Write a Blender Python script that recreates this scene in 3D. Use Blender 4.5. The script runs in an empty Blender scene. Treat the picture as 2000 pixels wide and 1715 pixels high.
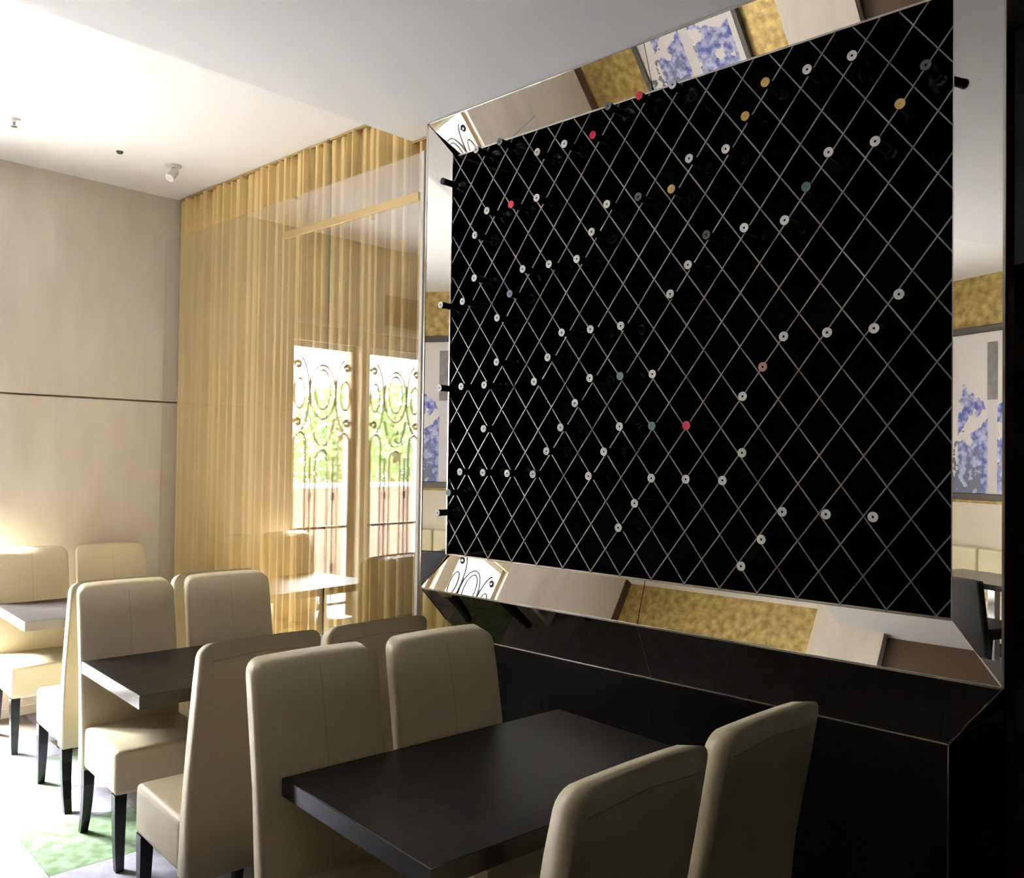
import bpy, bmesh, math, random
from mathutils import Vector, Matrix
random.seed(7)
scn = bpy.context.scene
COL = scn.collection

# ------------------------------------------------------------------ camera
cam_d = bpy.data.cameras.new('camera'); cam = bpy.data.objects.new('camera', cam_d)
COL.objects.link(cam); scn.camera = cam
cam_d.sensor_fit = 'HORIZONTAL'; cam_d.sensor_width = 36.0
cam_d.lens = 1707.15 / 2000 * 36.0
cam_d.clip_start = 0.02
_r = Vector((0.68707918, -0.7264412, 0.01433134))
_u = Vector((-0.02427329, -0.00323581, 0.99970012))
_f = Vector((0.72617698, 0.68722101, 0.01985637))
cam.matrix_world = Matrix(((_r.x, _u.x, -_f.x, 0), (_r.y, _u.y, -_f.y, 0), (_r.z, _u.z, -_f.z, 1.65), (0, 0, 0, 1)))

# ------------------------------------------------------------------ world, sun, exposure
W = bpy.data.worlds.new('overcast_sky'); scn.world = W; W.use_nodes = True
_bg = W.node_tree.nodes['Background']
_bg.inputs['Color'].default_value = (0.90, 0.95, 1.0, 1)
_bg.inputs['Strength'].default_value = 10.0
sun_d = bpy.data.lights.new('hazy_sun', 'SUN'); sun = bpy.data.objects.new('hazy_sun', sun_d); COL.objects.link(sun)
sun_d.energy = 75.0; sun_d.angle = math.radians(24); sun_d.color = (0.92, 0.96, 1.0)
sun.rotation_euler = Vector((0.38, -0.66, -0.72)).to_track_quat('-Z', 'Y').to_euler()
vs = scn.view_settings
vs.view_transform = 'Standard'; vs.look = 'None'; vs.gamma = 1.0; vs.use_curve_mapping = False
vs.exposure = 1.1
scn.cycles.caustics_reflective = True
scn.cycles.sample_clamp_indirect = 12.0

# ------------------------------------------------------------------ materials
MATS = {}
def mat(name, color=(0.5, 0.5, 0.5), rough=0.5, metal=0.0, spec=0.5, noise=None, bump=None, coat=0.0, sheen=0.0):
    """principled material; noise=(scale, color2, detail, stretch) mixes a second colour, bump=(scale,strength)"""
    if name in MATS: return MATS[name]
    m = bpy.data.materials.new(name); m.use_nodes = True
    nt = m.node_tree; b = nt.nodes['Principled BSDF']
    b.inputs['Base Color'].default_value = (*color, 1)
    b.inputs['Roughness'].default_value = rough
    b.inputs['Metallic'].default_value = metal
    b.inputs['Specular IOR Level'].default_value = spec
    b.inputs['Coat Weight'].default_value = coat
    b.inputs['Sheen Weight'].default_value = sheen
    if noise or bump:
        tc = nt.nodes.new('ShaderNodeTexCoord'); mp = nt.nodes.new('ShaderNodeMapping')
        nt.links.new(tc.outputs['Object'], mp.inputs['Vector'])
    if noise:
        sc, c2, det, st = noise
        mp.inputs['Scale'].default_value = st
        n = nt.nodes.new('ShaderNodeTexNoise'); n.inputs['Scale'].default_value = sc; n.inputs['Detail'].default_value = det
        nt.links.new(mp.outputs[0], n.inputs['Vector'])
        rp = nt.nodes.new('ShaderNodeValToRGB'); rp.color_ramp.elements[0].position = 0.35; rp.color_ramp.elements[1].position = 0.68
        rp.color_ramp.elements[0].color = (*color, 1); rp.color_ramp.elements[1].color = (*c2, 1)
        nt.links.new(n.outputs['Fac'], rp.inputs[0]); nt.links.new(rp.outputs[0], b.inputs['Base Color'])
    if bump:
        n2 = nt.nodes.new('ShaderNodeTexNoise'); n2.inputs['Scale'].default_value = bump[0]; n2.inputs['Detail'].default_value = 5
        nt.links.new(mp.outputs[0], n2.inputs['Vector'])
        bp = nt.nodes.new('ShaderNodeBump'); bp.inputs['Strength'].default_value = bump[1]; bp.inputs['Distance'].default_value = 0.01
        nt.links.new(n2.outputs['Fac'], bp.inputs['Height']); nt.links.new(bp.outputs[0], b.inputs['Normal'])
    MATS[name] = m
    return m

def pane_mat(name, gloss, tint=(1, 1, 1), gcol=(1, 1, 1)):
    m = bpy.data.materials.new(name); m.use_nodes = True; nt = m.node_tree
    for n in list(nt.nodes):
        if n.type != 'OUTPUT_MATERIAL': nt.nodes.remove(n)
    out = nt.nodes['Material Output']
    tr = nt.nodes.new('ShaderNodeBsdfTransparent'); tr.inputs[0].default_value = (*tint, 1)
    gl = nt.nodes.new('ShaderNodeBsdfGlossy'); gl.inputs['Roughness'].default_value = 0.0; gl.inputs[0].default_value = (*gcol, 1)
    mx = nt.nodes.new('ShaderNodeMixShader'); mx.inputs[0].default_value = gloss
    nt.links.new(tr.outputs[0], mx.inputs[1]); nt.links.new(gl.outputs[0], mx.inputs[2]); nt.links.new(mx.outputs[0], out.inputs[0])
    MATS[name] = m
    return m

mat('ceiling_paint', (0.90, 0.91, 0.92), 0.9, spec=0.2)
mat('ceiling_grey', (0.84, 0.85, 0.87), 0.9, spec=0.2)
mat('stone', (0.70, 0.62, 0.52), 0.55, noise=(2.6, (0.80, 0.745, 0.66), 8, (1.6, 1.6, 0.45)), bump=(40, 0.08))
mat('cream_paint', (0.78, 0.72, 0.60), 0.7)
mat('white_paint', (0.82, 0.80, 0.76), 0.6)
mat('beige_wall', (0.66, 0.54, 0.38), 0.75, noise=(3, (0.72, 0.60, 0.44), 4, (1, 1, 1)))
mat('gold_paper', (0.34, 0.24, 0.075), 0.42, metal=0.35, noise=(13, (0.64, 0.48, 0.19), 10, (1, 1, 1)), bump=(60, 0.35))
mat('dark_wall', (0.05, 0.042, 0.04), 0.6)
mat('dark_brown', (0.10, 0.06, 0.035), 0.5)
mat('leather', (0.66, 0.56, 0.37), 0.38, spec=0.45, noise=(3, (0.69, 0.59, 0.395), 3, (1, 1, 1)), bump=(220, 0.05))
mat('leather_seam', (0.46, 0.39, 0.27), 0.6)
mat('black_wood', (0.010, 0.009, 0.009), 0.22)
mat('table_wood', (0.013, 0.010, 0.0095), 0.36, spec=0.18, noise=(5, (0.024, 0.020, 0.018), 8, (1.0, 9.0, 1.0)), bump=(60, 0.05))
mat('table_edge', (0.012, 0.011, 0.012), 0.16, spec=0.8)
mat('base_panel', (0.007, 0.0055, 0.006), 0.3, spec=0.22)
mat('rack_black', (0.0018, 0.0018, 0.002), 0.85, spec=0.04)
mat('rod_metal', (0.36, 0.355, 0.36), 0.35, metal=0.75)
mat('chrome', (0.80, 0.80, 0.82), 0.12, metal=1.0)
mat('trim_chrome', (0.86, 0.84, 0.80), 0.22, metal=1.0)
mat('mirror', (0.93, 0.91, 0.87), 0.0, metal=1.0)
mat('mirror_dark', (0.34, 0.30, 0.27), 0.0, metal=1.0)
mat('bottle_glass', (0.004, 0.005, 0.004), 0.12, spec=0.5)
mat('foil_black', (0.004, 0.004, 0.004), 0.5, spec=0.2)
for _n, _c in dict(white=(0.92, 0.91, 0.90), red=(0.75, 0.03, 0.08), pink=(0.62, 0.30, 0.28), gold=(0.72, 0.44, 0.14),
                   green=(0.12, 0.24, 0.22), blue=(0.36, 0.36, 0.62), dark=(0.16, 0.16, 0.16), black=(0.01, 0.01, 0.01)).items():
    mat('cap_' + _n, _c, 0.4)
mat('iron', (0.055, 0.05, 0.048), 0.5)
mat('door_frame', (0.36, 0.27, 0.17), 0.45)
mat('carpet_grey', (0.175, 0.165, 0.185), 0.95, spec=0.1, noise=(14, (0.23, 0.22, 0.245), 8, (1, 1, 1)), bump=(350, 0.5))
mat('carpet_green', (0.22, 0.21, 0.23), 0.95, spec=0.1, noise=(4, (0.13, 0.20, 0.115), 9, (1, 1, 1)), bump=(350, 0.5))
mat('carpet_full_green', (0.075, 0.115, 0.05), 0.95, spec=0.1, noise=(16, (0.15, 0.19, 0.135), 9, (1, 1, 1)), bump=(350, 0.5))
mat('bench_leather', (0.72, 0.66, 0.46), 0.5)
mat('black_fabric', (0.018, 0.018, 0.020), 0.7)
mat('frame_grey', (0.09, 0.08, 0.075), 0.45)
mat('terrace', (0.78, 0.76, 0.73), 0.9)
mat('garden_wall', (0.22, 0.14, 0.10), 0.9, noise=(6, (0.28, 0.19, 0.14), 5, (1, 1, 1)))
mat('bark', (0.12, 0.08, 0.05), 0.9)
mat('leaf', (0.20, 0.34, 0.10), 0.6, noise=(2, (0.32, 0.45, 0.18), 3, (1, 1, 1)))
mat('brass', (0.58, 0.42, 0.20), 0.35, metal=0.7)
mat('steel', (0.45, 0.45, 0.46), 0.25, metal=1.0)
mat('lilac_panel', (0.55, 0.50, 0.60), 0.5)
mat('amber', (0.40, 0.17, 0.03), 0.2)
mat('lamp_white', (0.75, 0.75, 0.75), 0.4)
mat('lamp_dark', (0.10, 0.10, 0.10), 0.4)
mat('shade_white', (0.8, 0.76, 0.68), 0.7)
pane_mat('partition_glass', 0.16, (0.98, 0.98, 0.97), (0.92, 0.92, 0.95))
pane_mat('door_glass', 0.06)

def curtain_mat(name, transp):
    m = bpy.data.materials.new(name); m.use_nodes = True; nt = m.node_tree
    b = nt.nodes['Principled BSDF']; out = nt.nodes['Material Output']
    b.inputs['Base Color'].default_value = (0.95, 0.69, 0.29, 1); b.inputs['Roughness'].default_value = 0.55
    b.inputs['Sheen Weight'].default_value = 0.3
    tl = nt.nodes.new('ShaderNodeBsdfTranslucent'); tl.inputs[0].default_value = (0.95, 0.69, 0.29, 1)
    m1 = nt.nodes.new('ShaderNodeMixShader'); m1.inputs[0].default_value = 0.10
    nt.links.new(b.outputs[0], m1.inputs[1]); nt.links.new(tl.outputs[0], m1.inputs[2])
    tr = nt.nodes.new('ShaderNodeBsdfTransparent')
    m2 = nt.nodes.new('ShaderNodeMixShader'); m2.inputs[0].default_value = transp
    nt.links.new(m1.outputs[0], m2.inputs[1]); nt.links.new(tr.outputs[0], m2.inputs[2])
    nt.links.new(m2.outputs[0], out.inputs[0])
    MATS[name] = m
curtain_mat('gold_voile', 0.04)
curtain_mat('gold_voile_thin', 0.10)

def painting_mat():
    m = bpy.data.materials.new('painting_canvas'); m.use_nodes = True; nt = m.node_tree; N = nt.nodes; Lk = nt.links
    b = N['Principled BSDF']; b.inputs['Roughness'].default_value = 0.5
    tc = N.new('ShaderNodeTexCoord'); sp = N.new('ShaderNodeSeparateXYZ'); Lk.new(tc.outputs['Object'], sp.inputs[0])
    def math_(op, a, bb):
        n = N.new('ShaderNodeMath'); n.operation = op
        for k, v in enumerate((a, bb)):
            if isinstance(v, (int, float)): n.inputs[k].default_value = v
            else: Lk.new(v, n.inputs[k])
        return n.outputs[0]
    def noise(scale, det, off):
        mp = N.new('ShaderNodeMapping'); mp.inputs['Location'].default_value = (off, off, off); Lk.new(tc.outputs['Object'], mp.inputs[0])
        n = N.new('ShaderNodeTexNoise'); n.inputs['Scale'].default_value = scale; n.inputs['Detail'].default_value = det; Lk.new(mp.outputs[0], n.inputs['Vector'])
        return n.outputs['Fac']
    def mix(fac, c1, c2):
        n = N.new('ShaderNodeMix'); n.data_type = 'RGBA'; Lk.new(fac, n.inputs[0])
        for k, c in ((6, c1), (7, c2)):
            if isinstance(c, tuple): n.inputs[k].default_value = (*c, 1)
            else: Lk.new(c, n.inputs[k])
        return n.outputs[2]
    Y, Z = sp.outputs['Y'], sp.outputs['Z']
    n1 = noise(5.5, 9, 0); n2 = noise(14, 9, 3)
    c = mix(math_('MULTIPLY', n1, 0.5), (0.78, 0.76, 0.78), (0.60, 0.58, 0.62))
    # blue foliage below and beside the tower
    blue = math_('MULTIPLY', math_('GREATER_THAN', math_('ADD', n1, math_('MULTIPLY', Z, -0.28)), 0.50), math_('LESS_THAN', Z, 0.30))
    blue = math_('MULTIPLY', blue, math_('LESS_THAN', math_('ABSOLUTE', math_('SUBTRACT', Y, -0.05), 0), 0.42))
    n2c = math_('ADD', math_('MULTIPLY', math_('SUBTRACT', n2, 0.5), 4.5), 0.5)
    n2c = math_('MINIMUM', math_('MAXIMUM', n2c, 0.0), 1.0)
    c = mix(blue, c, mix(n2c, (0.52, 0.55, 0.80), (0.07, 0.10, 0.45)))
    # dark shrub low on one side
    sh = math_('MULTIPLY', math_('GREATER_THAN', math_('ADD', n2, math_('MULTIPLY', Z, -0.5)), 0.76), math_('GREATER_THAN', Y, 0.12))
    c = mix(sh, c, (0.16, 0.20, 0.30))
    # tower
    tw = math_('MULTIPLY', math_('LESS_THAN', math_('ABSOLUTE', Y, 0), 0.055), math_('GREATER_THAN', Z, 0.12))
    tw = math_('MULTIPLY', tw, math_('LESS_THAN', Z, 0.66))
    c = mix(tw, c, mix(n2, (0.10, 0.10, 0.11), (0.38, 0.37, 0.39)))
    lw = math_('MULTIPLY', math_('LESS_THAN', math_('ABSOLUTE', Y, 0), 0.05), math_('LESS_THAN', Z, 0.12))
    c = mix(lw, c, (0.66, 0.65, 0.68))
    Lk.new(c, b.inputs['Base Color'])
    MATS['painting_canvas'] = m
painting_mat()

# ------------------------------------------------------------------ helpers
def link(o, parent=None):
    COL.objects.link(o)
    if parent is not None: o.parent = parent
    return o
def tag(o, label=None, cat=None, group=None, kind=None):
    if label: o['label'] = label
    if cat: o['category'] = cat
    if group: o['group'] = group
    if kind: o['kind'] = kind
    return o
def empty(name, loc=(0, 0, 0), rz=0.0):
    o = bpy.data.objects.new(name, None); COL.objects.link(o); o.location = loc; o.rotation_euler = (0, 0, rz)
    o.empty_display_size = 0.1
    return o
def mesh_obj(name, bm, m, parent=None, smooth=False, loc=None):
    me = bpy.data.meshes.new(name); bmesh.ops.recalc_face_normals(bm, faces=bm.faces[:])
    bm.to_mesh(me); bm.free()
    if smooth:
        for p in me.polygons: p.use_smooth = True
    me.materials.append(MATS[m] if isinstance(m, str) else m)
    o = bpy.data.objects.new(name, me); link(o, parent)
    if loc is not None: o.location = loc
    return o
def box_bm(x0, x1, y0, y1, z0, z1, bev=0.0, seg=2, bm=None):
    own = bm is None
    if own: bm = bmesh.new()
    v = [bm.verts.new((x, y, z)) for x in (x0, x1) for y in (y0, y1) for z in (z0, z1)]
    fs = [bm.faces.new([v[i] for i in q]) for q in ((0, 1, 3, 2), (4, 6, 7, 5), (0, 4, 5, 1), (2, 3, 7, 6), (0, 2, 6, 4), (1, 5, 7, 3))]
    if bev > 0:
        es = {e for f in fs for e in f.edges}
        bmesh.ops.bevel(bm, geom=list(es), offset=bev, segments=seg, affect='EDGES', profile=0.6)
    return bm
def box(name, m, dims, parent=None, bev=0.0, seg=2, smooth=False):
    return mesh_obj(name, box_bm(*dims, bev=bev, seg=seg), m, parent, smooth)
def struct(name, m, dims, parent=None, bev=0.0):
    o = box(name, m, dims, parent, bev)
    if parent is None: o['kind'] = 'structure'
    return o
def slab_bm(pts, n, t):
    """polygon pts (list of Vector) extruded by thickness t along -n"""
    bm = bmesh.new(); n = Vector(n).normalized()
    a = [bm.verts.new(p) for p in pts]; b = [bm.verts.new(Vector(p) - n * t) for p in pts]
    k = len(pts); bm.faces.new(a); bm.faces.new(b[::-1])
    for i in range(k): bm.faces.new((a[i], b[i], b[(i + 1) % k], a[(i + 1) % k]))
    return bm
def bar_bm(p, q, w, h=None, up=Vector((0, 0, 1)), bm=None):
    h = h or w; p = Vector(p); q = Vector(q); d = (q - p).normalized()
    if bm is None: bm = bmesh.new()
    s = d.cross(up)
    if s.length < 1e-4: s = d.cross(Vector((1, 0, 0)))
    s.normalize(); t = s.cross(d).normalized()
    r = [[bm.verts.new(c + s * a * w / 2 + t * b * h / 2) for a, b in ((-1, -1), (1, -1), (1, 1), (-1, 1))] for c in (p, q)]
    bm.faces.new(r[0][::-1]); bm.faces.new(r[1])
    for i in range(4): bm.faces.new((r[0][i], r[0][(i + 1) % 4], r[1][(i + 1) % 4], r[1][i]))
    return bm
def tube_bm(pts, rad, seg=6, bm=None, closed=False):
    if bm is None: bm = bmesh.new()
    pts = [Vector(p) for p in pts]; rings = []
    n = len(pts)
    for i, p in enumerate(pts):
        if closed: d = pts[(i + 1) % n] - pts[(i - 1) % n]
        else: d = pts[min(i + 1, n - 1)] - pts[max(i - 1, 0)]
        d.normalize(); s = d.cross(Vector((0, 1, 0)))
        if s.length < 1e-3: s = d.cross(Vector((1, 0, 0)))
        s.normalize(); t = d.cross(s)
        rings.append([bm.verts.new(p + (s * math.cos(a) + t * math.sin(a)) * rad) for a in [2 * math.pi * k / seg for k in range(seg)]])
    m = n if closed else n - 1
    for i in range(m):
        A, B = rings[i], rings[(i + 1) % n]
        for k in range(seg): bm.faces.new((A[k], A[(k + 1) % seg], B[(k + 1) % seg], B[k]))
    if not closed:
        bm.faces.new(rings[0][::-1]); bm.faces.new(rings[-1])
    return bm
def lathe_bm(profile, seg=16, axis='x', bm=None):
    """profile: list of (along, radius); axis along +x or +z"""
    if bm is None: bm = bmesh.new()
    rings = []
    for a, r in profile:
        ring = []
        for k in range(seg):
            th = 2 * math.pi * k / seg; c, s = math.cos(th) * r, math.sin(th) * r
            ring.append(bm.verts.new((a, c, s) if axis == 'x' else (c, s, a)))
        rings.append(ring)
    for A, B in zip(rings, rings[1:]):
        for k in range(seg): bm.faces.new((A[k], A[(k + 1) % seg], B[(k + 1) % seg], B[k]))
    bm.faces.new(rings[0][::-1]); bm.faces.new(rings[-1])
    return bm
def children(o): return [c for c in COL.objects if c.parent == o]
def copy_tree(o, kids, loc, rz):
    c = o.copy(); COL.objects.link(c); c.location = loc; c.rotation_euler = (0, 0, rz)
    for ch, sub in kids:
        k = ch.copy(); COL.objects.link(k); k.parent = c
        for g in sub:
            s = g.copy(); COL.objects.link(s); s.parent = k
    return c

# ------------------------------------------------------------------ dimensions
HC, HB, YK, YS = 3.236, 3.425, 3.40, 5.947       # low ceiling, high ceiling, step line, end wall
XW, XG, XL = 3.12, 2.732, -2.4                   # wall behind rack and curtain, glass plane, painting wall
YB, XR = -3.2, 4.0                              # wall behind the camera, wall at the right

# ------------------------------------------------------------------ setting
mat('dark_floor', (0.09, 0.07, 0.055), 0.5)
floor = struct('floor', 'dark_floor', (XL - 0.2, XR + 0.2, YB - 0.2, YS + 0.06, -0.12, -0.008))
TS = 0.48; TROT = math.radians(-4.0)
tile_bm = box_bm(-TS / 2 + 0.0012, TS / 2 - 0.0012, -TS / 2 + 0.0012, TS / 2 - 0.0012, -0.008, 0.0)
tile_me = {}
for mm in ('carpet_grey', 'carpet_green', 'carpet_full_green'):
    me = bpy.data.meshes.new('carpet_tile_' + mm); tile_bm.to_mesh(me); me.materials.append(MATS[mm]); tile_me[mm] = me
tile_bm.free()
full_green = {(0, 0), (1, 0), (2, 0)}
part_green = {(0, 2), (1, 2), (-1, 1), (3, -2), (1, -3), (-2, 3), (2, 3), (-3, -1), (-4, 2), (-2, -4), (4, 1)}
for a in range(-9, 5):
    for b in range(-10, 6):
        lx, ly = (a + 0.5) * TS, (b + 0.5) * TS
        x = 1.265 + lx * math.cos(TROT) - ly * math.sin(TROT); y = 3.63 + lx * math.sin(TROT) + ly * math.cos(TROT)
        if not (XL + 0.3 < x < 2.75 and 0.75 < y < YS - 0.2): continue
        kind = 'carpet_full_green' if (a, b) in full_green else 'carpet_green' if (a, b) in part_green else 'carpet_grey'
        t = bpy.data.objects.new('carpet_tile', tile_me[kind]); link(t, floor); t.location = (x, y, 0); t.rotation_euler = (0, 0, TROT)

ceil = tag(mesh_obj('ceiling', box_bm(XL - 0.2, XR + 0.2, YB - 0.2, YK, HC, HC + 0.30), 'ceiling_grey'), kind='structure')
ceil2 = tag(mesh_obj('ceiling', box_bm(XL - 0.2, XR + 0.2, YK, YS + 0.2, HB, HB + 0.30), 'ceiling_paint'), kind='structure')

# end wall: stone pier with two slabs, doors, stone pier, cream return
wall_end = tag(empty('wall_end', (0, YS, 0)), kind='structure')
box('core', 'beige_wall', (1.70, 3.3, 0.03, 0.20, 0, HB), wall_end)
ZJ = 1.994
for (x0, x1) in ((1.69, 3.0),):
    box('stone_slab', 'stone', (x0, x1, 0.0, 0.03, 0.06, ZJ - 0.006), wall_end, bev=0.002, seg=1)
    box('stone_slab', 'stone', (x0, x1, 0.0, 0.03, ZJ + 0.006, HB), wall_end, bev=0.002, seg=1)
box('skirting', 'stone', (1.69, 3.0, -0.012, 0.03, 0.0, 0.06), wall_end, bev=0.003, seg=1)
DOORS = [(1.05, 1.69), (0.28, 0.955), (-0.53, 0.145)]
DH = 2.55
box('pier', 'beige_wall', (0.955, 1.05, -0.03, 0.20, 0, DH), wall_end)
box('pier', 'beige_wall', (0.145, 0.28, -0.03, 0.20, 0, DH), wall_end)
box('lintel', 'beige_wall', (-0.53, 1.69, 0.0, 0.20, DH, HB), wall_end)
box('lintel_ledge', 'cream_paint', (-0.53, 1.69, -0.03, 0.0, 2.68, 2.71), wall_end)
box('vent_panel', 'dark_brown', (0.34, 0.78, -0.012, 0.0, 2.76, 3.02), wall_end)
box('stone_slab', 'stone', (-1.40, -0.53, 0.0, 0.20, 0, ZJ - 0.006), wall_end, bev=0.002, seg=1)
box('stone_slab', 'stone', (-1.40, -0.53, 0.0, 0.20, ZJ + 0.006, HB), wall_end, bev=0.002, seg=1)
box('cream_panel', 'cream_paint', (-2.30, -1.40, 0.0, 0.20, 0, HB), wall_end)
box('corner_post', 'dark_brown', (-2.62, -2.30, -0.02, 0.20, 0, HB), wall_end)

# wall with the painting
wall_left = tag(empty('wall_left', (XL, 0, 0)), kind='structure')
box('wallpaper', 'gold_paper', (-0.2, 0.0, 3.66, YS, 1.27, HB), wall_left)
box('dado_panel', 'cream_paint', (-0.2, 0.012, 3.66, YS, 0.0, 1.27), wall_left)
box('stone_pier', 'stone', (-0.2, 0.10, 3.0, 3.66, 0, HB), wall_left)
box('core', 'dark_brown', (-0.2, 0.0, 0.9, 3.0, 0, HC), wall_left)
box('core', 'dark_wall', (-0.2, 0.0, YB, 0.9, 0, HC), wall_left)
struct('wall_back', 'dark_wall', (XL - 0.2, XR + 0.2, YB - 0.2, YB, 0, HC))
struct('wall_right', 'dark_wall', (XW, XR + 0.15, 0.88, YS + 0.2, 0, HB))
struct('wall_corner', 'dark_wall', (XR, XR + 0.15, YB, 0.88, 0, HC))

# doors with iron grilles in the end wall
def curve_pts(f, a, b, n): return [f(a + (b - a) * k / (n - 1)) for k in range(n)]
def make_door(name, x0, x1):
    d = tag(empty(name, ((x0 + x1) / 2, YS + 0.06, 0)), kind='structure')
    w = (x1 - x0) / 2
    for s in (-1, 1):
        box('stile', 'door_frame', (s * w - (0.045 if s > 0 else 0), s * w + (0.045 if s < 0 else 0), -0.02, 0.03, 0, DH), d)
    box('top_rail', 'white_paint', (-w + 0.045, w - 0.045, -0.02, 0.03, DH - 0.05, DH), d)
    box('bottom_rail', 'door_frame', (-w + 0.045, w - 0.045, -0.02, 0.03, 0, 0.10), d)
    box('pane', 'door_glass', (-w + 0.045, w - 0.045, 0.010, 0.016, 0.10, DH - 0.05), d)
    iw = w - 0.045
    R0 = 0.011; yy = -0.012
    # uprights with arched heads
    def upright(x, z0, z1): mesh_obj('grille_bar', tube_bm([(x, yy, z0), (x, yy, z1)], R0, 5), 'iron', d)
    for x in (-0.21, 0.21):
        for e in (-0.055, 0.055): upright(x + e, 0.10, 1.72)
        mesh_obj('grille_arch', tube_bm([(x + 0.055 * math.cos(t), yy, 1.72 + 0.10 * math.sin(t)) for t in [math.pi * k / 10 for k in range(11)]], R0, 5), 'iron', d)
    for e in (-0.06, 0.06): upright(e, 0.10, 1.58)
    mesh_obj('grille_arch', tube_bm([(0.06 * math.cos(t), yy, 1.58 + 0.10 * math.sin(t)) for t in [math.pi * k / 10 for k in range(11)]], R0, 5), 'iron', d)
    for x in (-0.11, 0.11): upright(x, 0.10, 1.62)
    # ovals and scrolls
    for cx, cz, rx, rz in ((0, 2.17, 0.075, 0.16), (0, 2.15, 0.12, 0.22), (-0.22, 2.13, 0.045, 0.12), (0.22, 2.13, 0.045, 0.12)):
        mesh_obj('grille_oval', tube_bm([(cx + rx * math.cos(t), yy, cz + rz * math.sin(t)) for t in [2 * math.pi * k / 24 for k in range(24)]], R0 * 0.9, 5, closed=True), 'iron', d)
    for s in (-1, 1):
        mesh_obj('grille_scroll', tube_bm([(s * (0.23 - 0.17 * math.cos(t) * 0.6), yy, 2.13 + 0.30 * math.sin(t)) for t in [-1.35 + 2.7 * k / 18 for k in range(19)]], R0, 5), 'iron', d)
        for cz, r in ((2.36, 0.035), (1.90, 0.035)):
            mesh_obj('grille_scroll', tube_bm([(s * 0.235 + (r * (1 - 0.03 * k)) * math.cos(k * 0.5), yy, cz + (r * (1 - 0.03 * k)) * math.sin(k * 0.5)) for k in range(24)], R0 * 0.8, 5), 'iron', d)
        mesh_obj('grille_scroll', tube_bm([(s * (0.02 + 0.10 * k / 12), yy, 1.72 + 0.22 * (k / 12) ** 2) for k in range(13)], R0, 5), 'iron', d)
        for zc in (1.30, 0.72):
            mesh_obj('grille_collar', box_bm(s * 0.11 - 0.016, s * 0.11 + 0.016, yy - 0.012, yy + 0.012, zc - 0.035, zc + 0.035, 0.005, 1), 'iron', d)
    mesh_obj('grille_rail', bar_bm((-iw, yy, 1.05), (iw, yy, 1.05), 0.02, 0.02), 'iron', d)
    mesh_obj('grille_rail', bar_bm((-iw, yy, 0.42), (iw, yy, 0.42), 0.02, 0.02), 'iron', d)
    # portal guides sky light through the opening
    ld = bpy.data.lights.new('daylight_portal', 'AREA'); lo = bpy.data.objects.new('daylight_portal', ld); COL.objects.link(lo)
    ld.shape = 'RECTANGLE'; ld.size = x1 - x0 - 0.09; ld.size_y = DH - 0.15; ld.cycles.is_portal = True
    lo.location = ((x0 + x1) / 2, YS + 0.22, DH / 2 + 0.03); lo.rotation_euler = Vector((0, -1, 0)).to_track_quat('-Z', 'Z').to_euler()
for k, (x0, x1) in enumerate(DOORS): make_door('door_%d' % (k + 1), x0, x1)

# terrace and garden outside the doors
tag(mesh_obj('terrace', box_bm(-9, 9, YS + 0.25, YS + 22, -0.25, -0.05), 'terrace'), kind='structure')
gw = tag(empty('garden_wall', (0, YS + 4.2, 0)), kind='structure')
box('wall_body', 'garden_wall', (-8, 8, 0, 0.2, -0.05, 1.18), gw)
box('coping', 'terrace', (-8, 8, -0.04, 0.24, 1.18, 1.24), gw)

# ------------------------------------------------------------------ wine rack with mirrored frame
RX, RY0, RY1, RZ0, RZ1 = 2.714, 0.679, 3.150, 1.025, 3.228
TX, UX, RXI, LXI = 2.781, 2.764, 2.743, 2.753   # inner edges of the top and bottom mirror strips sit a little deeper
IX, IY0, IY1, IZ0, IZ1 = 2.747, 0.821, 3.007, 1.191, 3.058
BX, BY0, BY1, BZ = 2.814, 0.850, 2.985, 0.808
rack = tag(empty('wine_rack', (BX, (BY0 + BY1) / 2, 0)), 'black wall wine rack with a diamond lattice of thin grey bars', 'wine rack')
OX, OY = BX, (BY0 + BY1) / 2
def rk(x, y, z): return Vector((x - OX, y - OY, z))
def rbox(name, m, x0, x1, y0, y1, z0, z1, par): return box(name, m, (x0 - OX, x1 - OX, y0 - OY, y1 - OY, z0, z1), par)
rbox('back_panel', 'rack_black', 3.07, 3.085, IY0 - 0.03, IY1 + 0.03, IZ0 - 0.03, IZ1 + 0.03, rack)
rbox('side_panel', 'rack_black', 2.758, 3.07, IY0 - 0.03, IY0 - 0.015, IZ0 - 0.002, IZ1 + 0.002, rack)
rbox('side_panel', 'rack_black', 2.758, 3.07, IY1 + 0.015, IY1 + 0.03, IZ0 - 0.002, IZ1 + 0.002, rack)
rbox('top_panel', 'rack_black', 2.80, 3.07, IY0 - 0.015, IY1 + 0.015, IZ1 + 0.015, IZ1 + 0.03, rack)
rbox('bottom_panel', 'rack_black', 2.80, 3.07, IY0 - 0.015, IY1 + 0.015, IZ0 - 0.03, IZ0 - 0.015, rack)
LY0, LDY, LZ0, LDZ = 2.9584, 0.072086, 1.2889, 0.0942155
RODX = 2.752; ROD = 0.0041
def clip_line(s, c):
    """nodes satisfy s*j - i = c ; returns the two ends inside the opening"""
    pts = []
    for t in range(-4000, 8000):
        j = t / 200.0; i = s * j - c
        y = LY0 - i * LDY; z = LZ0 + j * LDZ
        if IY0 <= y <= IY1 and IZ0 <= z <= IZ1 - 0.016: pts.append((y, z))
    return (pts[0], pts[-1]) if len(pts) > 12 else None
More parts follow.
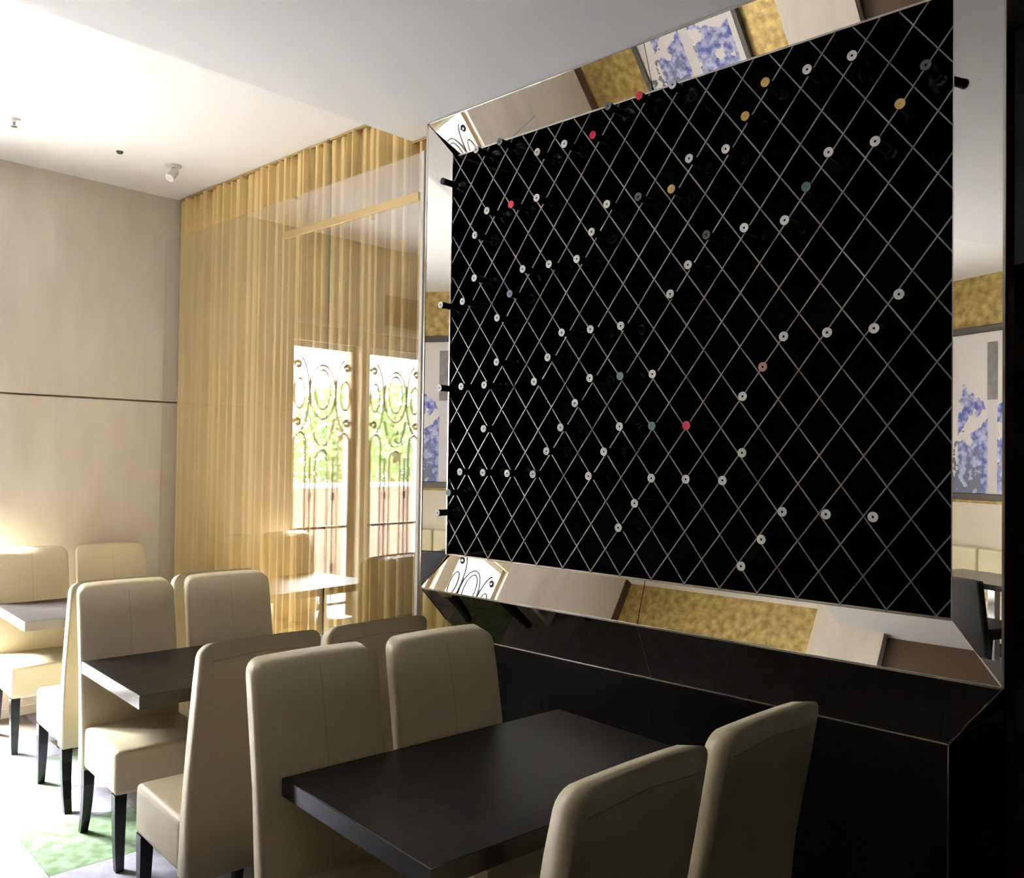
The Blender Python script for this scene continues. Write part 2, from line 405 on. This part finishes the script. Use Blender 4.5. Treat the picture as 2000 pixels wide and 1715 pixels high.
for s in (1, -1):
    for c in range(-60, 60):
        if c % 2: continue
        e = clip_line(s, c)
        if e:
            xx = RODX + (0.0 if s == 1 else ROD)
            mesh_obj('lattice_rod', bar_bm(rk(xx, *e[0]), rk(xx, *e[1]), ROD, ROD, up=Vector((1, 0, 0))), 'rod_metal', rack)

frame = tag(empty('mirror_frame', (BX, (BY0 + BY1) / 2, 0)), 'broad mirror frame with angled sides and bright edges around the wine rack', 'mirror')
def pane(name, m, pts, toward=(-1, 0, 0)):
    P = [rk(*p) for p in pts]; n = (P[1] - P[0]).cross(P[2] - P[0]).normalized()
    if n.dot(Vector(toward)) < 0: n = -n
    return mesh_obj(name, slab_bm(P, n, 0.005), m, frame)
YM = 1.910; g = 0.0015
pane('mirror_panel', 'mirror', [(RX, RY0, RZ1), (RX, YM - g, RZ1), (TX, YM - g, IZ1), (TX, IY0, IZ1)])
pane('mirror_panel', 'mirror', [(RX, YM + g, RZ1), (RX, RY1, RZ1), (TX, IY1, IZ1), (TX, YM + g, IZ1)])
pane('mirror_panel', 'mirror', [(RX, RY0, RZ0), (RX, YM - g, RZ0), (UX, YM - g, IZ0), (UX, IY0, IZ0)])
pane('mirror_panel', 'mirror', [(RX, YM + g, RZ0), (RX, RY1, RZ0), (UX, IY1, IZ0), (UX, YM + g, IZ0)])
pane('mirror_panel', 'mirror', [(RX, RY0, RZ0), (RX, RY0, RZ1), (RXI, IY0, IZ1), (RXI, IY0, IZ0)])
pane('mirror_panel', 'mirror', [(RX, RY1, RZ0), (RX, RY1, RZ1), (LXI, IY1, IZ1), (LXI, IY1, IZ0)])
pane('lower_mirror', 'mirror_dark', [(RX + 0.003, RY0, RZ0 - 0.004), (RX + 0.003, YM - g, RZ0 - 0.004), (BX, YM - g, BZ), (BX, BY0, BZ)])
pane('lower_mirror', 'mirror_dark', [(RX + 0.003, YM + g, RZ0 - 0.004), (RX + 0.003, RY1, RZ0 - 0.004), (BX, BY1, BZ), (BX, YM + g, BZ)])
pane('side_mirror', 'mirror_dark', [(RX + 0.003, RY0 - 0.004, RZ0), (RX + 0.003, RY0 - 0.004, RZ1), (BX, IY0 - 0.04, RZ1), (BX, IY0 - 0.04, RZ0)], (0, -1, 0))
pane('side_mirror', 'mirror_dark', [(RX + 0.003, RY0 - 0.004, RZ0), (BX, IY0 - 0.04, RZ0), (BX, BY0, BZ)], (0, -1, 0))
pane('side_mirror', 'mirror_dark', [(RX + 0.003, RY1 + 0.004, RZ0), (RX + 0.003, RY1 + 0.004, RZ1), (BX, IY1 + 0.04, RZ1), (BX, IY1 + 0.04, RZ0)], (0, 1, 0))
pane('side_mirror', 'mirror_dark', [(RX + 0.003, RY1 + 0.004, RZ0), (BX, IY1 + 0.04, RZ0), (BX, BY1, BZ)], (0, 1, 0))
def trim(p, q, w=0.007, m='trim_chrome'):
    mesh_obj('edge_trim', bar_bm(rk(*p), rk(*q), w, w, up=Vector((1, 0, 0))), m, frame)
for a, b in (((RX, RY0, RZ1), (RX, RY1, RZ1)), ((RX, RY0, RZ0), (RX, RY1, RZ0)), ((RX, RY0, RZ0), (RX, RY0, RZ1)), ((RX, RY1, RZ0), (RX, RY1, RZ1)),
             ((TX - 0.004, IY0, IZ1), (TX - 0.004, IY1, IZ1)), ((UX - 0.004, IY0, IZ0), (UX - 0.004, IY1, IZ0)), ((IX, IY0, IZ0), (IX, IY0, IZ1)), ((IX, IY1, IZ0), (IX, IY1, IZ1))):
    trim(a, b)
for a, b in (((BX, BY0, BZ), (BX, BY1, BZ)), ((RX, RY0, RZ0), (BX, BY0, BZ)), ((RX, RY0, RZ0), (IX, IY0, IZ0)), ((RX, YM, RZ0), (BX, YM, BZ))):
    trim(a, b, 0.004)

base = tag(empty('base_cabinet', (BX, (BY0 + BY1) / 2, 0)), 'long black panelled base cabinet under the wine rack mirror frame', 'cabinet')
for y0, y1 in ((BY0, YM), (YM, BY1)):
    rbox('front_panel', 'base_panel', BX, BX + 0.02, y0 + 0.001, y1 - 0.001, 0.0, BZ - 0.004, base)
rbox('side_panel', 'base_panel', BX + 0.02, 3.40, BY0, BY0 + 0.02, 0, BZ - 0.004, base)
rbox('side_panel', 'base_panel', BX + 0.02, XW - 0.005, BY1 - 0.02, BY1, 0, BZ - 0.004, base)
rbox('corner_bead', 'trim_chrome', BX - 0.001, BX + 0.002, BY0 - 0.001, BY0 + 0.002, 0, BZ - 0.006, base)

# ------------------------------------------------------------------ bottles
BOT = [(0, 1, 'white'), (0, 7, 'white'), (0, 11, 'white'), (0, 17, 'black'), (1, 2, 'green'), (2, 3, 'white'), (2, 7, 'white'), (2, 11, 'white'), (3, 12, 'white'), (3, 14, 'white'), (3, 18, 'white'), (4, 3, 'white'), (4, 5, 'white'), (4, 7, 'white'), (4, 15, 'white'), (5, 8, 'white'), (5, 10, 'white'), (5, 18, 'dark'), (6, 3, 'white'), (6, 11, 'blue'), (6, 15, 'red'), (7, 12, 'white'), (8, 3, 'white'), (8, 7, 'white'), (8, 15, 'white'), (8, 17, 'white'), (9, 4, 'white'), (9, 8, 'white'), (9, 12, 'white'), (10, 5, 'white'), (10, 9, 'white'), (10, 17, 'white'), (11, 6, 'white'), (11, 12, 'white'), (12, 3, 'white'), (12, 7, 'white'), (12, 9, 'white'), (12, 13, 'white'), (12, 17, 'red'), (13, 4, 'white'), (13, 14, 'white'), (13, 18, 'dark'), (14, 1, 'white'), (14, 5, 'white'), (14, 7, 'green'), (14, 9, 'white'), (15, 2, 'white'), (15, 14, 'dark'), (15, 18, 'red'), (16, 3, 'white'), (16, 5, 'green'), (16, 7, 'white'), (17, 10, 'white'), (17, 14, 'gold'), (17, 18, 'white'), (18, 3, 'white'), (18, 5, 'red'), (18, 11, 'white'), (18, 15, 'white'), (19, 12, 'dark'), (20, 3, 'white'), (20, 15, 'white'), (21, 0, 'white'), (21, 4, 'white'), (21, 6, 'white'), (21, 12, 'white'), (21, 16, 'gold'), (22, 1, 'white'), (22, 7, 'pink'), (22, 17, 'gold'), (23, 2, 'white'), (23, 8, 'white'), (23, 12, 'white'), (24, 13, 'green'), (24, 17, 'white'), (25, 2, 'white'), (25, 8, 'white'), (25, 14, 'white'), (26, 17, 'white'), (27, 2, 'white'), (27, 8, 'white'), (27, 14, 'white'), (28, 9, 'white'), (28, 15, 'gold'), (29, 16, 'dark')]
ORD = 'first second third fourth fifth sixth seventh eighth ninth tenth eleventh twelfth thirteenth fourteenth fifteenth sixteenth seventeenth eighteenth nineteenth twentieth'.split()
CAPNAME = dict(white='white', red='red', pink='dull pink', gold='gold', green='dark green', blue='pale blue', dark='dark grey', black='black')
def shared(name, bm, m, smooth=True):
    bmesh.ops.recalc_face_normals(bm, faces=bm.faces[:])
    me = bpy.data.meshes.new(name); bm.to_mesh(me); bm.free(); me.materials.append(MATS[m])
    if smooth:
        for p in me.polygons: p.use_smooth = True
    return me
body_me = shared('bottle_body', lathe_bm([(0.088, 0.0138), (0.098, 0.0150), (0.112, 0.024), (0.128, 0.0345), (0.142, 0.0378), (0.296, 0.0378), (0.300, 0.034)], 20), 'bottle_glass')
foil_me = shared('bottle_foil', lathe_bm([(0.001, 0.0142), (0.003, 0.0152), (0.014, 0.0152), (0.016, 0.0143), (0.088, 0.0142)], 16), 'foil_black')
def ring_bm(r0, r1, x):
    bm = bmesh.new(); n = 16; A = []; B = []
    for k in range(n):
        t = 2 * math.pi * k / n
        A.append([bm.verts.new((x, r0 * math.cos(t), r0 * math.sin(t))), bm.verts.new((x, r1 * math.cos(t), r1 * math.sin(t)))])
        B.append([bm.verts.new((x + 0.003, r0 * math.cos(t), r0 * math.sin(t))), bm.verts.new((x + 0.003, r1 * math.cos(t), r1 * math.sin(t)))])
    for k in range(n):
        l = (k + 1) % n
        bm.faces.new((A[k][0], A[k][1], A[l][1], A[l][0])); bm.faces.new((B[k][0], B[l][0], B[l][1], B[k][1]))
        bm.faces.new((A[k][1], B[k][1], B[l][1], A[l][1])); bm.faces.new((A[k][0], A[l][0], B[l][0], B[k][0]))
    return bm
cap_me = {}
for c in CAPNAME:
    cap_me[c] = shared('bottle_cap_' + c, ring_bm(0.0042 if c in ('white', 'pink', 'blue', 'dark') else 0.0018, 0.0158, -0.0012), 'cap_' + c, False)
peg_me = shared('rack_peg', bar_bm((0, 0, 0), (0.245, 0, 0), 0.006, 0.006), 'rack_black', False)
rows = {}
for i, j, c in BOT: rows.setdefault(j, []).append(i)
rowidx = {j: k for k, j in enumerate(sorted(rows, reverse=True))}
TIP = 2.642
for i, j, c in BOT:
    y = LY0 - i * LDY; z = LZ0 + j * LDZ + 0.007
    o = empty('wine_bottle', (TIP, y, z))
    k = sorted(rows[j]).index(i); n = len(rows[j])
    place = 'only one' if n == 1 else ('leftmost' if k == 0 else 'rightmost' if k == n - 1 else ORD[k] + ' from left')
    tag(o, '%s-capped wine bottle, %s in the %s bottle row from the top' % (CAPNAME[c], place, ORD[rowidx[j]]), 'bottle', 'wine bottles in the lattice rack')
    link(bpy.data.objects.new('bottle_body', body_me), o)
    nf = link(bpy.data.objects.new('neck_foil', foil_me), o)
    link(bpy.data.objects.new('cap_ring', cap_me[c]), nf)
    for s in (-1, 1):
        pg = bpy.data.objects.new('bottle_peg', peg_me); link(pg, rack)
        pg.location = rk(2.825, y + s * 0.024, z - 0.0378 * 0.77 - 0.0032)

# ------------------------------------------------------------------ glass partition and curtains
part = tag(empty('glass_partition', (XG, 4.5, 0)), 'tall clear glass partition in front of the gold curtain', 'glass partition')
GY = [3.20, 4.42, YS - 0.015]; GZ = 3.11
for y0, y1 in zip(GY, GY[1:]):
    box('glass_pane', 'partition_glass', (-0.004, 0.004, y0 - 4.5 + 0.002, y1 - 4.5 - 0.002, 0.0, GZ), part)
box('end_post', 'white_paint', (-0.012, 0.012, 3.180 - 4.5, 3.20 - 4.5, 0, GZ), part)
box('transom_bar', 'brass', (-0.010, -0.0042, 3.22 - 4.5, 4.42 - 4.5, 2.88, 2.92), part)
def curtain(name, y0, y1, zt, seed, m, label, xc=2.86):
    rnd = random.Random(seed); bm = bmesh.new()
    n = int((y1 - y0) / 0.006); nz = 9; grid = []
    folds = []; y = y0
    while y < y1 + 0.2:
        w = rnd.uniform(0.045, 0.10); folds.append((y, w, rnd.uniform(0.016, 0.052), rnd.uniform(-0.012, 0.012))); y += w
    def off(yy, t):
        for (a, w, amp, dr) in folds:
            aa = a + dr * t
            if aa <= yy < aa + w + 0.02:
                ph = (yy - aa) / w
                return amp * math.sin(math.pi * max(0, min(1, ph))) ** 0.7
        return 0.0
    for r in range(nz):
        t = r / (nz - 1); z = zt * (1 - t) + 0.02 * t
        grid.append([bm.verts.new((xc - off(y0 + (y1 - y0) * k / n, t) - 2.86, y0 + (y1 - y0) * k / n - (y0 + y1) / 2, z)) for k in range(n + 1)])
    for r in range(nz - 1):
        for k in range(n): bm.faces.new((grid[r][k], grid[r][k + 1], grid[r + 1][k + 1], grid[r + 1][k]))
    c = empty(name, (2.86, (y0 + y1) / 2, 0)); tag(c, label, 'curtain', 'gold curtains behind the glass')
    mesh_obj('drape', bm, m, c, smooth=True)
    box('heading_tape', 'brass', (-0.036, 0.01, y0 - (y0 + y1) / 2, y1 - (y0 + y1) / 2, zt, zt + 0.012), c)
curtain('curtain', 4.145, YS - 0.02, HB - 0.015, 3, 'gold_voile', 'gold pleated curtain beside the stone wall, behind glass')
curtain('curtain', YK + 0.004, 4.115, HB - 0.015, 5, 'gold_voile_thin', 'gold sheer curtain between the dark gap and the ceiling step')
curtain('curtain', 3.055, YK - 0.004, HC - 0.015, 8, 'gold_voile_thin', 'narrow gold sheer curtain next to the mirror frame')

# ------------------------------------------------------------------ chairs
def leg_bm(x, pts, s0, s1):
    bm = bmesh.new(); rings = []; n = len(pts)
    for k, (y, z) in enumerate(pts):
        s = (s0 + (s1 - s0) * k / (n - 1)) / 2
        rings.append([bm.verts.new((x + a * s, y + b * s, z)) for a, b in ((-1, -1), (1, -1), (1, 1), (-1, 1))])
    bm.faces.new(rings[0][::-1]); bm.faces.new(rings[-1])
    for A, B in zip(rings, rings[1:]):
        for i in range(4): bm.faces.new((A[i], A[(i + 1) % 4], B[(i + 1) % 4], B[i]))
    return bm
def make_chair():
    c = empty('dining_chair')
    hw = 0.202
    # seat cushion with domed top
    bm = box_bm(-hw, hw, -0.255, 0.165, 0.295, 0.472, 0.028, 4)
    mesh_obj('seat', bm, 'leather', c, smooth=True)
    # backrest: leaning profile extruded over the width, rounded
    prof = [(0.150, 0.290), (0.160, 0.46), (0.196, 0.70), (0.240, 0.93), (0.268, 1.050), (0.330, 1.064), (0.305, 0.93), (0.262, 0.70), (0.238, 0.46), (0.235, 0.290)]
    bm = bmesh.new()
    cr = 0.042; us = [-1, -0.985, -0.95, -0.90, -0.83, -0.6, -0.3, 0, 0.3, 0.6, 0.83, 0.90, 0.95, 0.985, 1]; cols = []
    for u in us:
        x = hw * u; e = max(0.0, abs(x) - (hw - cr)); drop = cr - math.sqrt(max(0.0, cr * cr - e * e)) + 0.004 * u * u
        col = []
        for k, (y, z) in enumerate(prof):
            puff = 0.010 * (1 - u * u) if k in (1, 2, 3) else 0.0
            w = max(0.0, (z - 0.90) / 0.16)
            col.append(bm.verts.new((x, y - puff - drop * w * 0.22, z - drop * min(1.0, w))))
        cols.append(col)
    m = len(prof)
    for A, B in zip(cols, cols[1:]):
        for i in range(m): bm.faces.new((A[i], A[(i + 1) % m], B[(i + 1) % m], B[i]))
    bm.faces.new(cols[0][::-1]); bm.faces.new(cols[-1])
    es = [e for e in bm.edges if len(e.link_faces) == 2 and e.calc_face_angle(0) > 0.95]
    bmesh.ops.bevel(bm, geom=es, offset=0.014, segments=3, affect='EDGES', profile=0.5)
    bk = mesh_obj('backrest', bm, 'leather', c, smooth=True)
    # stitched seams: front centre and round the back edge
    mesh_obj('seam', tube_bm([(0, y - 0.010, z) for y, z in prof[1:4]] + [(0, 0.2585, 1.03)], 0.0008, 4), 'leather_seam', bk)
    mesh_obj('seam', tube_bm([(-hw + 0.03, 0.3195, 1.000), (0, 0.3225, 1.014), (hw - 0.03, 0.3195, 1.000)], 0.0013, 4), 'leather_seam', bk)
    for s in (-1, 1):
        mesh_obj('leg', leg_bm(s * (hw - 0.026), [(-0.222, 0.298), (-0.224, 0.2), (-0.227, 0.12), (-0.232, 0.05), (-0.238, 0.0)], 0.046, 0.030), 'black_wood', c)
        mesh_obj('leg', leg_bm(s * (hw - 0.026), [(0.185, 0.298), (0.186, 0.22), (0.194, 0.14), (0.212, 0.06), (0.235, 0.0)], 0.046, 0.030), 'black_wood', c)
    return c
A5 = math.radians(-5); B5 = math.radians(175)
CHAIRS = [
    (1.480, 1.935, A5, 'cream leather chair behind the nearest table, at its left end'),
    (1.953, 1.895, A5, 'cream leather chair behind the nearest table, closer to the wine rack'),
    (1.440, 1.292, math.radians(177), 'cream leather chair in the foreground, back turned, left of the two nearest'),
    (1.930, 1.272, math.radians(177), 'cream leather chair in the foreground, back turned, nearest the black cabinet'),
    (1.668, 3.707, A5, 'cream leather chair facing us at the middle table, left of two'),
    (2.138, 3.660, A5, 'cream leather chair facing us at the middle table, beside the glass'),
    (1.545, 2.840, B5, 'cream leather chair with its back to us at the middle table, left'),
    (1.985, 2.800, B5, 'cream leather chair with its back to us at the middle table, right'),
    (1.822, 5.440, A5, 'cream leather chair against the stone wall, leftmost at the far table'),
    (2.282, 5.400, A5, 'cream leather chair in the corner of stone wall and curtain'),
    (1.735, 4.425, B5, 'cream leather chair with its back to us at the far table, left'),
    (2.195, 4.385, B5, 'cream leather chair with its back to us at the far table, by curtain'),
]
ch0 = make_chair(); kids = [(c, children(c)) for c in children(ch0)]
for k, (x, y, rz, lab) in enumerate(CHAIRS):
    o = ch0 if k == 0 else copy_tree(ch0, kids, (x, y, 0), rz)
    o.location = (x, y, 0); o.rotation_euler = (0, 0, rz)
    tag(o, lab, 'chair', 'cream dining chairs at the tables')

# ------------------------------------------------------------------ tables
def make_table():
    t = empty('dining_table')
    top = box('tabletop', 'table_wood', (-0.532, 0.532, -0.346, 0.346, 0.70, 0.75), t, bev=0.002, seg=1)
    for d in ((-0.534, -0.532, -0.348, 0.348), (0.532, 0.534, -0.348, 0.348), (-0.532, 0.532, -0.348, -0.346), (-0.532, 0.532, 0.346, 0.348)):
        box('edge_band', 'table_edge', (*d, 0.7005, 0.7495), top)
    for s in (-1, 1):
        box('post', 'chrome', (s * 0.23 - 0.025, s * 0.23 + 0.025, -0.155, -0.105, 0.010, 0.69), t, bev=0.003, seg=1)
        box('base_plate', 'steel', (s * 0.23 - 0.09, s * 0.23 + 0.09, -0.23, -0.03, 0.0, 0.010), t, bev=0.002, seg=1)
        box('mounting_plate', 'black_wood', (s * 0.23 - 0.09, s * 0.23 + 0.09, -0.22, 0.0, 0.69, 0.70), t)
    return t
TABLES = [(1.844, 1.735, -5.3, 'dark wood table nearest the camera, in front of the wine rack'),
          (1.973, 3.505, -4.6, 'dark wood table in the middle of the row of three'),
          (2.145, 5.277, -4.6, 'dark wood table farthest away, by the stone wall')]
tb0 = make_table(); kids = [(c, children(c)) for c in children(tb0)]
for k, (x, y, a, lab) in enumerate(TABLES):
    o = tb0 if k == 0 else copy_tree(tb0, kids, (x, y, 0), math.radians(a))
    o.location = (x, y, 0); o.rotation_euler = (0, 0, math.radians(a))
    tag(o, lab, 'table', 'dark dining tables in a row')

# ------------------------------------------------------------------ ceiling fittings
sp = tag(empty('fire_sprinkler', (1.531, 5.164, HB)), 'small ceiling sprinkler head nearest the left edge of the picture', 'sprinkler')
mesh_obj('escutcheon', lathe_bm([(-0.006, 0.028), (0.0, 0.034)], 16, 'z'), 'lamp_white', sp)
mesh_obj('nozzle', lathe_bm([(-0.040, 0.005), (-0.020, 0.009), (-0.006, 0.010)], 10, 'z'), 'steel', sp)
mesh_obj('deflector', lathe_bm([(-0.043, 0.017), (-0.040, 0.017)], 12, 'z'), 'steel', sp)
dt = tag(empty('ceiling_sensor', (2.126, 5.249, HB)), 'tiny dark sensor dot in the middle of the white ceiling', 'sensor')
mesh_obj('sensor_body', lathe_bm([(-0.014, 0.012), (-0.008, 0.018), (0.0, 0.020)], 14, 'z'), 'lamp_dark', dt)
sl = tag(empty('ceiling_spotlight', (2.455, 5.25, HB)), 'white ceiling spotlight near the corner of curtain and stone wall', 'spotlight')
mesh_obj('mount', lathe_bm([(-0.012, 0.045), (0.0, 0.050)], 20, 'z'), 'lamp_white', sl)
mesh_obj('arm', lathe_bm([(-0.050, 0.007), (-0.012, 0.007)], 8, 'z'), 'steel', sl)
hd = mesh_obj('lamp_head', lathe_bm([(-0.035, 0.024), (0.03, 0.030), (0.036, 0.028)], 16, 'x'), 'lamp_white', sl, loc=(-0.01, -0.01, -0.062))
hd.rotation_euler = (0, math.radians(50), math.radians(200))

# ------------------------------------------------------------------ things on the painting wall, seen in the mirrors
pt = tag(empty('framed_painting', (XL + 0.03, 4.64, 2.12)), 'large framed painting of a grey tower in blue foliage, reflected in the mirrors', 'painting')
PW, PH = 0.59, 0.82
box('canvas', 'painting_canvas', (-0.015, 0.006, -PW + 0.05, PW - 0.05, -PH + 0.06, PH - 0.06), pt)
for nm, d in (('frame_rail', (-0.03, 0.03, -PW, PW, PH - 0.065, PH)), ('frame_rail', (-0.03, 0.03, -PW, PW, -PH, -PH + 0.065)),
              ('frame_rail', (-0.03, 0.03, -PW, -PW + 0.055, -PH + 0.065, PH - 0.065)), ('frame_rail', (-0.03, 0.03, PW - 0.055, PW, -PH + 0.065, PH - 0.065))):
    box(nm, 'frame_grey', d, pt, bev=0.006, seg=1)
bn = tag(empty('banquette', (XL + 0.32, 4.9, 0)), 'cream tufted leather banquette below the painting, reflected in the mirror', 'bench')
box('plinth', 'black_wood', (-0.28, 0.20, -0.95, 0.95, 0, 0.12), bn)
for k in range(5):
    y0 = -0.95 + k * 0.38
    box('seat_cushion', 'bench_leather', (-0.18, 0.26, y0 + 0.002, y0 + 0.378, 0.12, 0.46), bn, bev=0.03, seg=3, smooth=True)
    box('back_cushion', 'bench_leather', (-0.30, -0.17, y0 + 0.002, y0 + 0.378, 0.12, 0.86), bn, bev=0.03, seg=3, smooth=True)

def make_black_chair():
    c = empty('black_chair')
    box('seat', 'black_fabric', (-0.22, 0.22, -0.23, 0.20, 0.42, 0.50), c, bev=0.02, seg=2, smooth=True)
    bm = box_bm(-0.22, 0.22, 0.17, 0.23, 0.30, 0.84, 0.02, 2)
    for v in bm.verts: v.co.y += (v.co.z - 0.30) * 0.16
    mesh_obj('backrest', bm, 'black_fabric', c, smooth=True)
    for s in (-1, 1):
        mesh_obj('leg', leg_bm(s * 0.19, [(-0.20, 0.43), (-0.215, 0.0)], 0.04, 0.028), 'black_wood', c)
        mesh_obj('leg', leg_bm(s * 0.19, [(0.17, 0.43), (0.21, 0.0)], 0.04, 0.028), 'black_wood', c)
    return c
bc = make_black_chair(); kids = [(c, []) for c in children(bc)]
for k, (x, y, a, lab) in enumerate([(-0.72, 3.45, -90, 'black upholstered chair seen in the mirror, nearer the wine rack end'),
                                    (-0.72, 4.12, -90, 'black upholstered chair seen in the mirror, nearer the windows')]):
    o = bc if k == 0 else copy_tree(bc, kids, (x, y, 0), 0)
    o.location = (x, y, 0); o.rotation_euler = (0, 0, math.radians(a)); tag(o, lab, 'chair', 'black chairs by the banquette')
st = tag(empty('side_table', (-1.30, 3.8, 0)), 'black table between the banquette and black chairs, seen in mirror', 'table')
box('tabletop', 'black_wood', (-0.33, 0.33, -0.55, 0.55, 0.70, 0.74), st)
box('post', 'steel', (-0.03, 0.03, -0.03, 0.03, 0.015, 0.70), st)
box('base_plate', 'steel', (-0.22, 0.22, -0.22, 0.22, 0, 0.015), st)

# ------------------------------------------------------------------ service cabinet at the right edge
sv = tag(empty('service_cabinet', (3.66, 0.56, 0)), 'tall dark service cabinet at the right edge, lilac-grey upper door', 'cabinet')
box('side_panel', 'dark_brown', (-0.18, 0.18, 0.28, 0.30, 0, 3.2), sv)
box('side_panel', 'dark_brown', (-0.18, 0.18, -0.56, -0.54, 0, 3.2), sv)
box('back_panel', 'rack_black', (0.165, 0.18, -0.54, 0.28, 0, 3.2), sv)
box('upper_door', 'lilac_panel', (-0.18, -0.16, -0.53, 0.279, 2.36, 3.2), sv)
for z in (2.33, 1.95, 1.06): box('shelf', 'black_wood', (-0.18, 0.165, -0.54, 0.28, z, z + 0.025), sv)
box('lower_door', 'dark_brown', (-0.18, -0.16, -0.53, 0.279, 0.05, 0.70), sv)
box('drawer_front', 'steel', (-0.18, -0.16, -0.53, 0.279, 0.705, 0.90), sv)
for y in (-0.3, 0.0, 0.2):
    o = mesh_obj('amber_bottle', lathe_bm([(0.0, 0.034), (0.004, 0.038), (0.16, 0.038), (0.20, 0.014), (0.27, 0.013), (0.275, 0.015), (0.29, 0.015)], 16, 'z'), 'amber', None, smooth=True, loc=(3.58, 0.56 + y, 1.975))
    tag(o, 'amber bottle on the dark cabinet shelf, %s' % {-0.3: 'farthest right', 0.0: 'middle of three', 0.2: 'nearest the mirror frame'}[y], 'bottle', 'amber bottles on the cabinet shelf')

# ------------------------------------------------------------------ trees outside the doors
def make_tree(x, y, h, r, seed, lab):
    rnd = random.Random(seed)
    t = empty('garden_tree', (x, y, -0.05)); tag(t, lab, 'tree', 'garden trees outside the doors')
    mesh_obj('trunk', tube_bm([(0, 0, 0), (0.04, 0.02, h * 0.3), (-0.03, 0, h * 0.6), (0.02, 0, h * 0.85)], 0.09, 7), 'bark', t)
    bm = bmesh.new()
    for k in range(1500):
        d = Vector((rnd.gauss(0, 1), rnd.gauss(0, 1), rnd.gauss(0, 1))).normalized() * (rnd.random() ** 0.4)
        c = Vector((d.x * r, d.y * r, h * 0.66 + d.z * h * 0.40))
        a = Vector((rnd.uniform(-1, 1), rnd.uniform(-1, 1), rnd.uniform(-1, 1))).normalized(); b = a.orthogonal().normalized()
        s = rnd.uniform(0.05, 0.10)
        bm.faces.new([bm.verts.new(c + a * s), bm.verts.new(c + b * s * 0.5), bm.verts.new(c - a * s), bm.verts.new(c - b * s * 0.5)])
    o = mesh_obj('foliage', bm, 'leaf', t); o['kind'] = 'stuff'
for a in ((-2.7, YS + 5.6, 2.7, 0.8, 1, 'bushy green tree outside, seen reflected at far left of the doors'), (-1.0, YS + 6.0, 2.5, 0.8, 2, 'bushy green tree outside, seen reflected behind the second door'),
          (0.7, YS + 5.8, 2.6, 0.8, 3, 'bushy green tree outside, seen reflected behind the middle pier'), (2.4, YS + 6.0, 2.7, 0.8, 4, 'bushy green tree outside, seen reflected behind the first door'),
          (-4.4, YS + 6.2, 2.8, 0.8, 5, 'bushy green tree outside, farthest from the stone wall')):
    make_tree(*a)
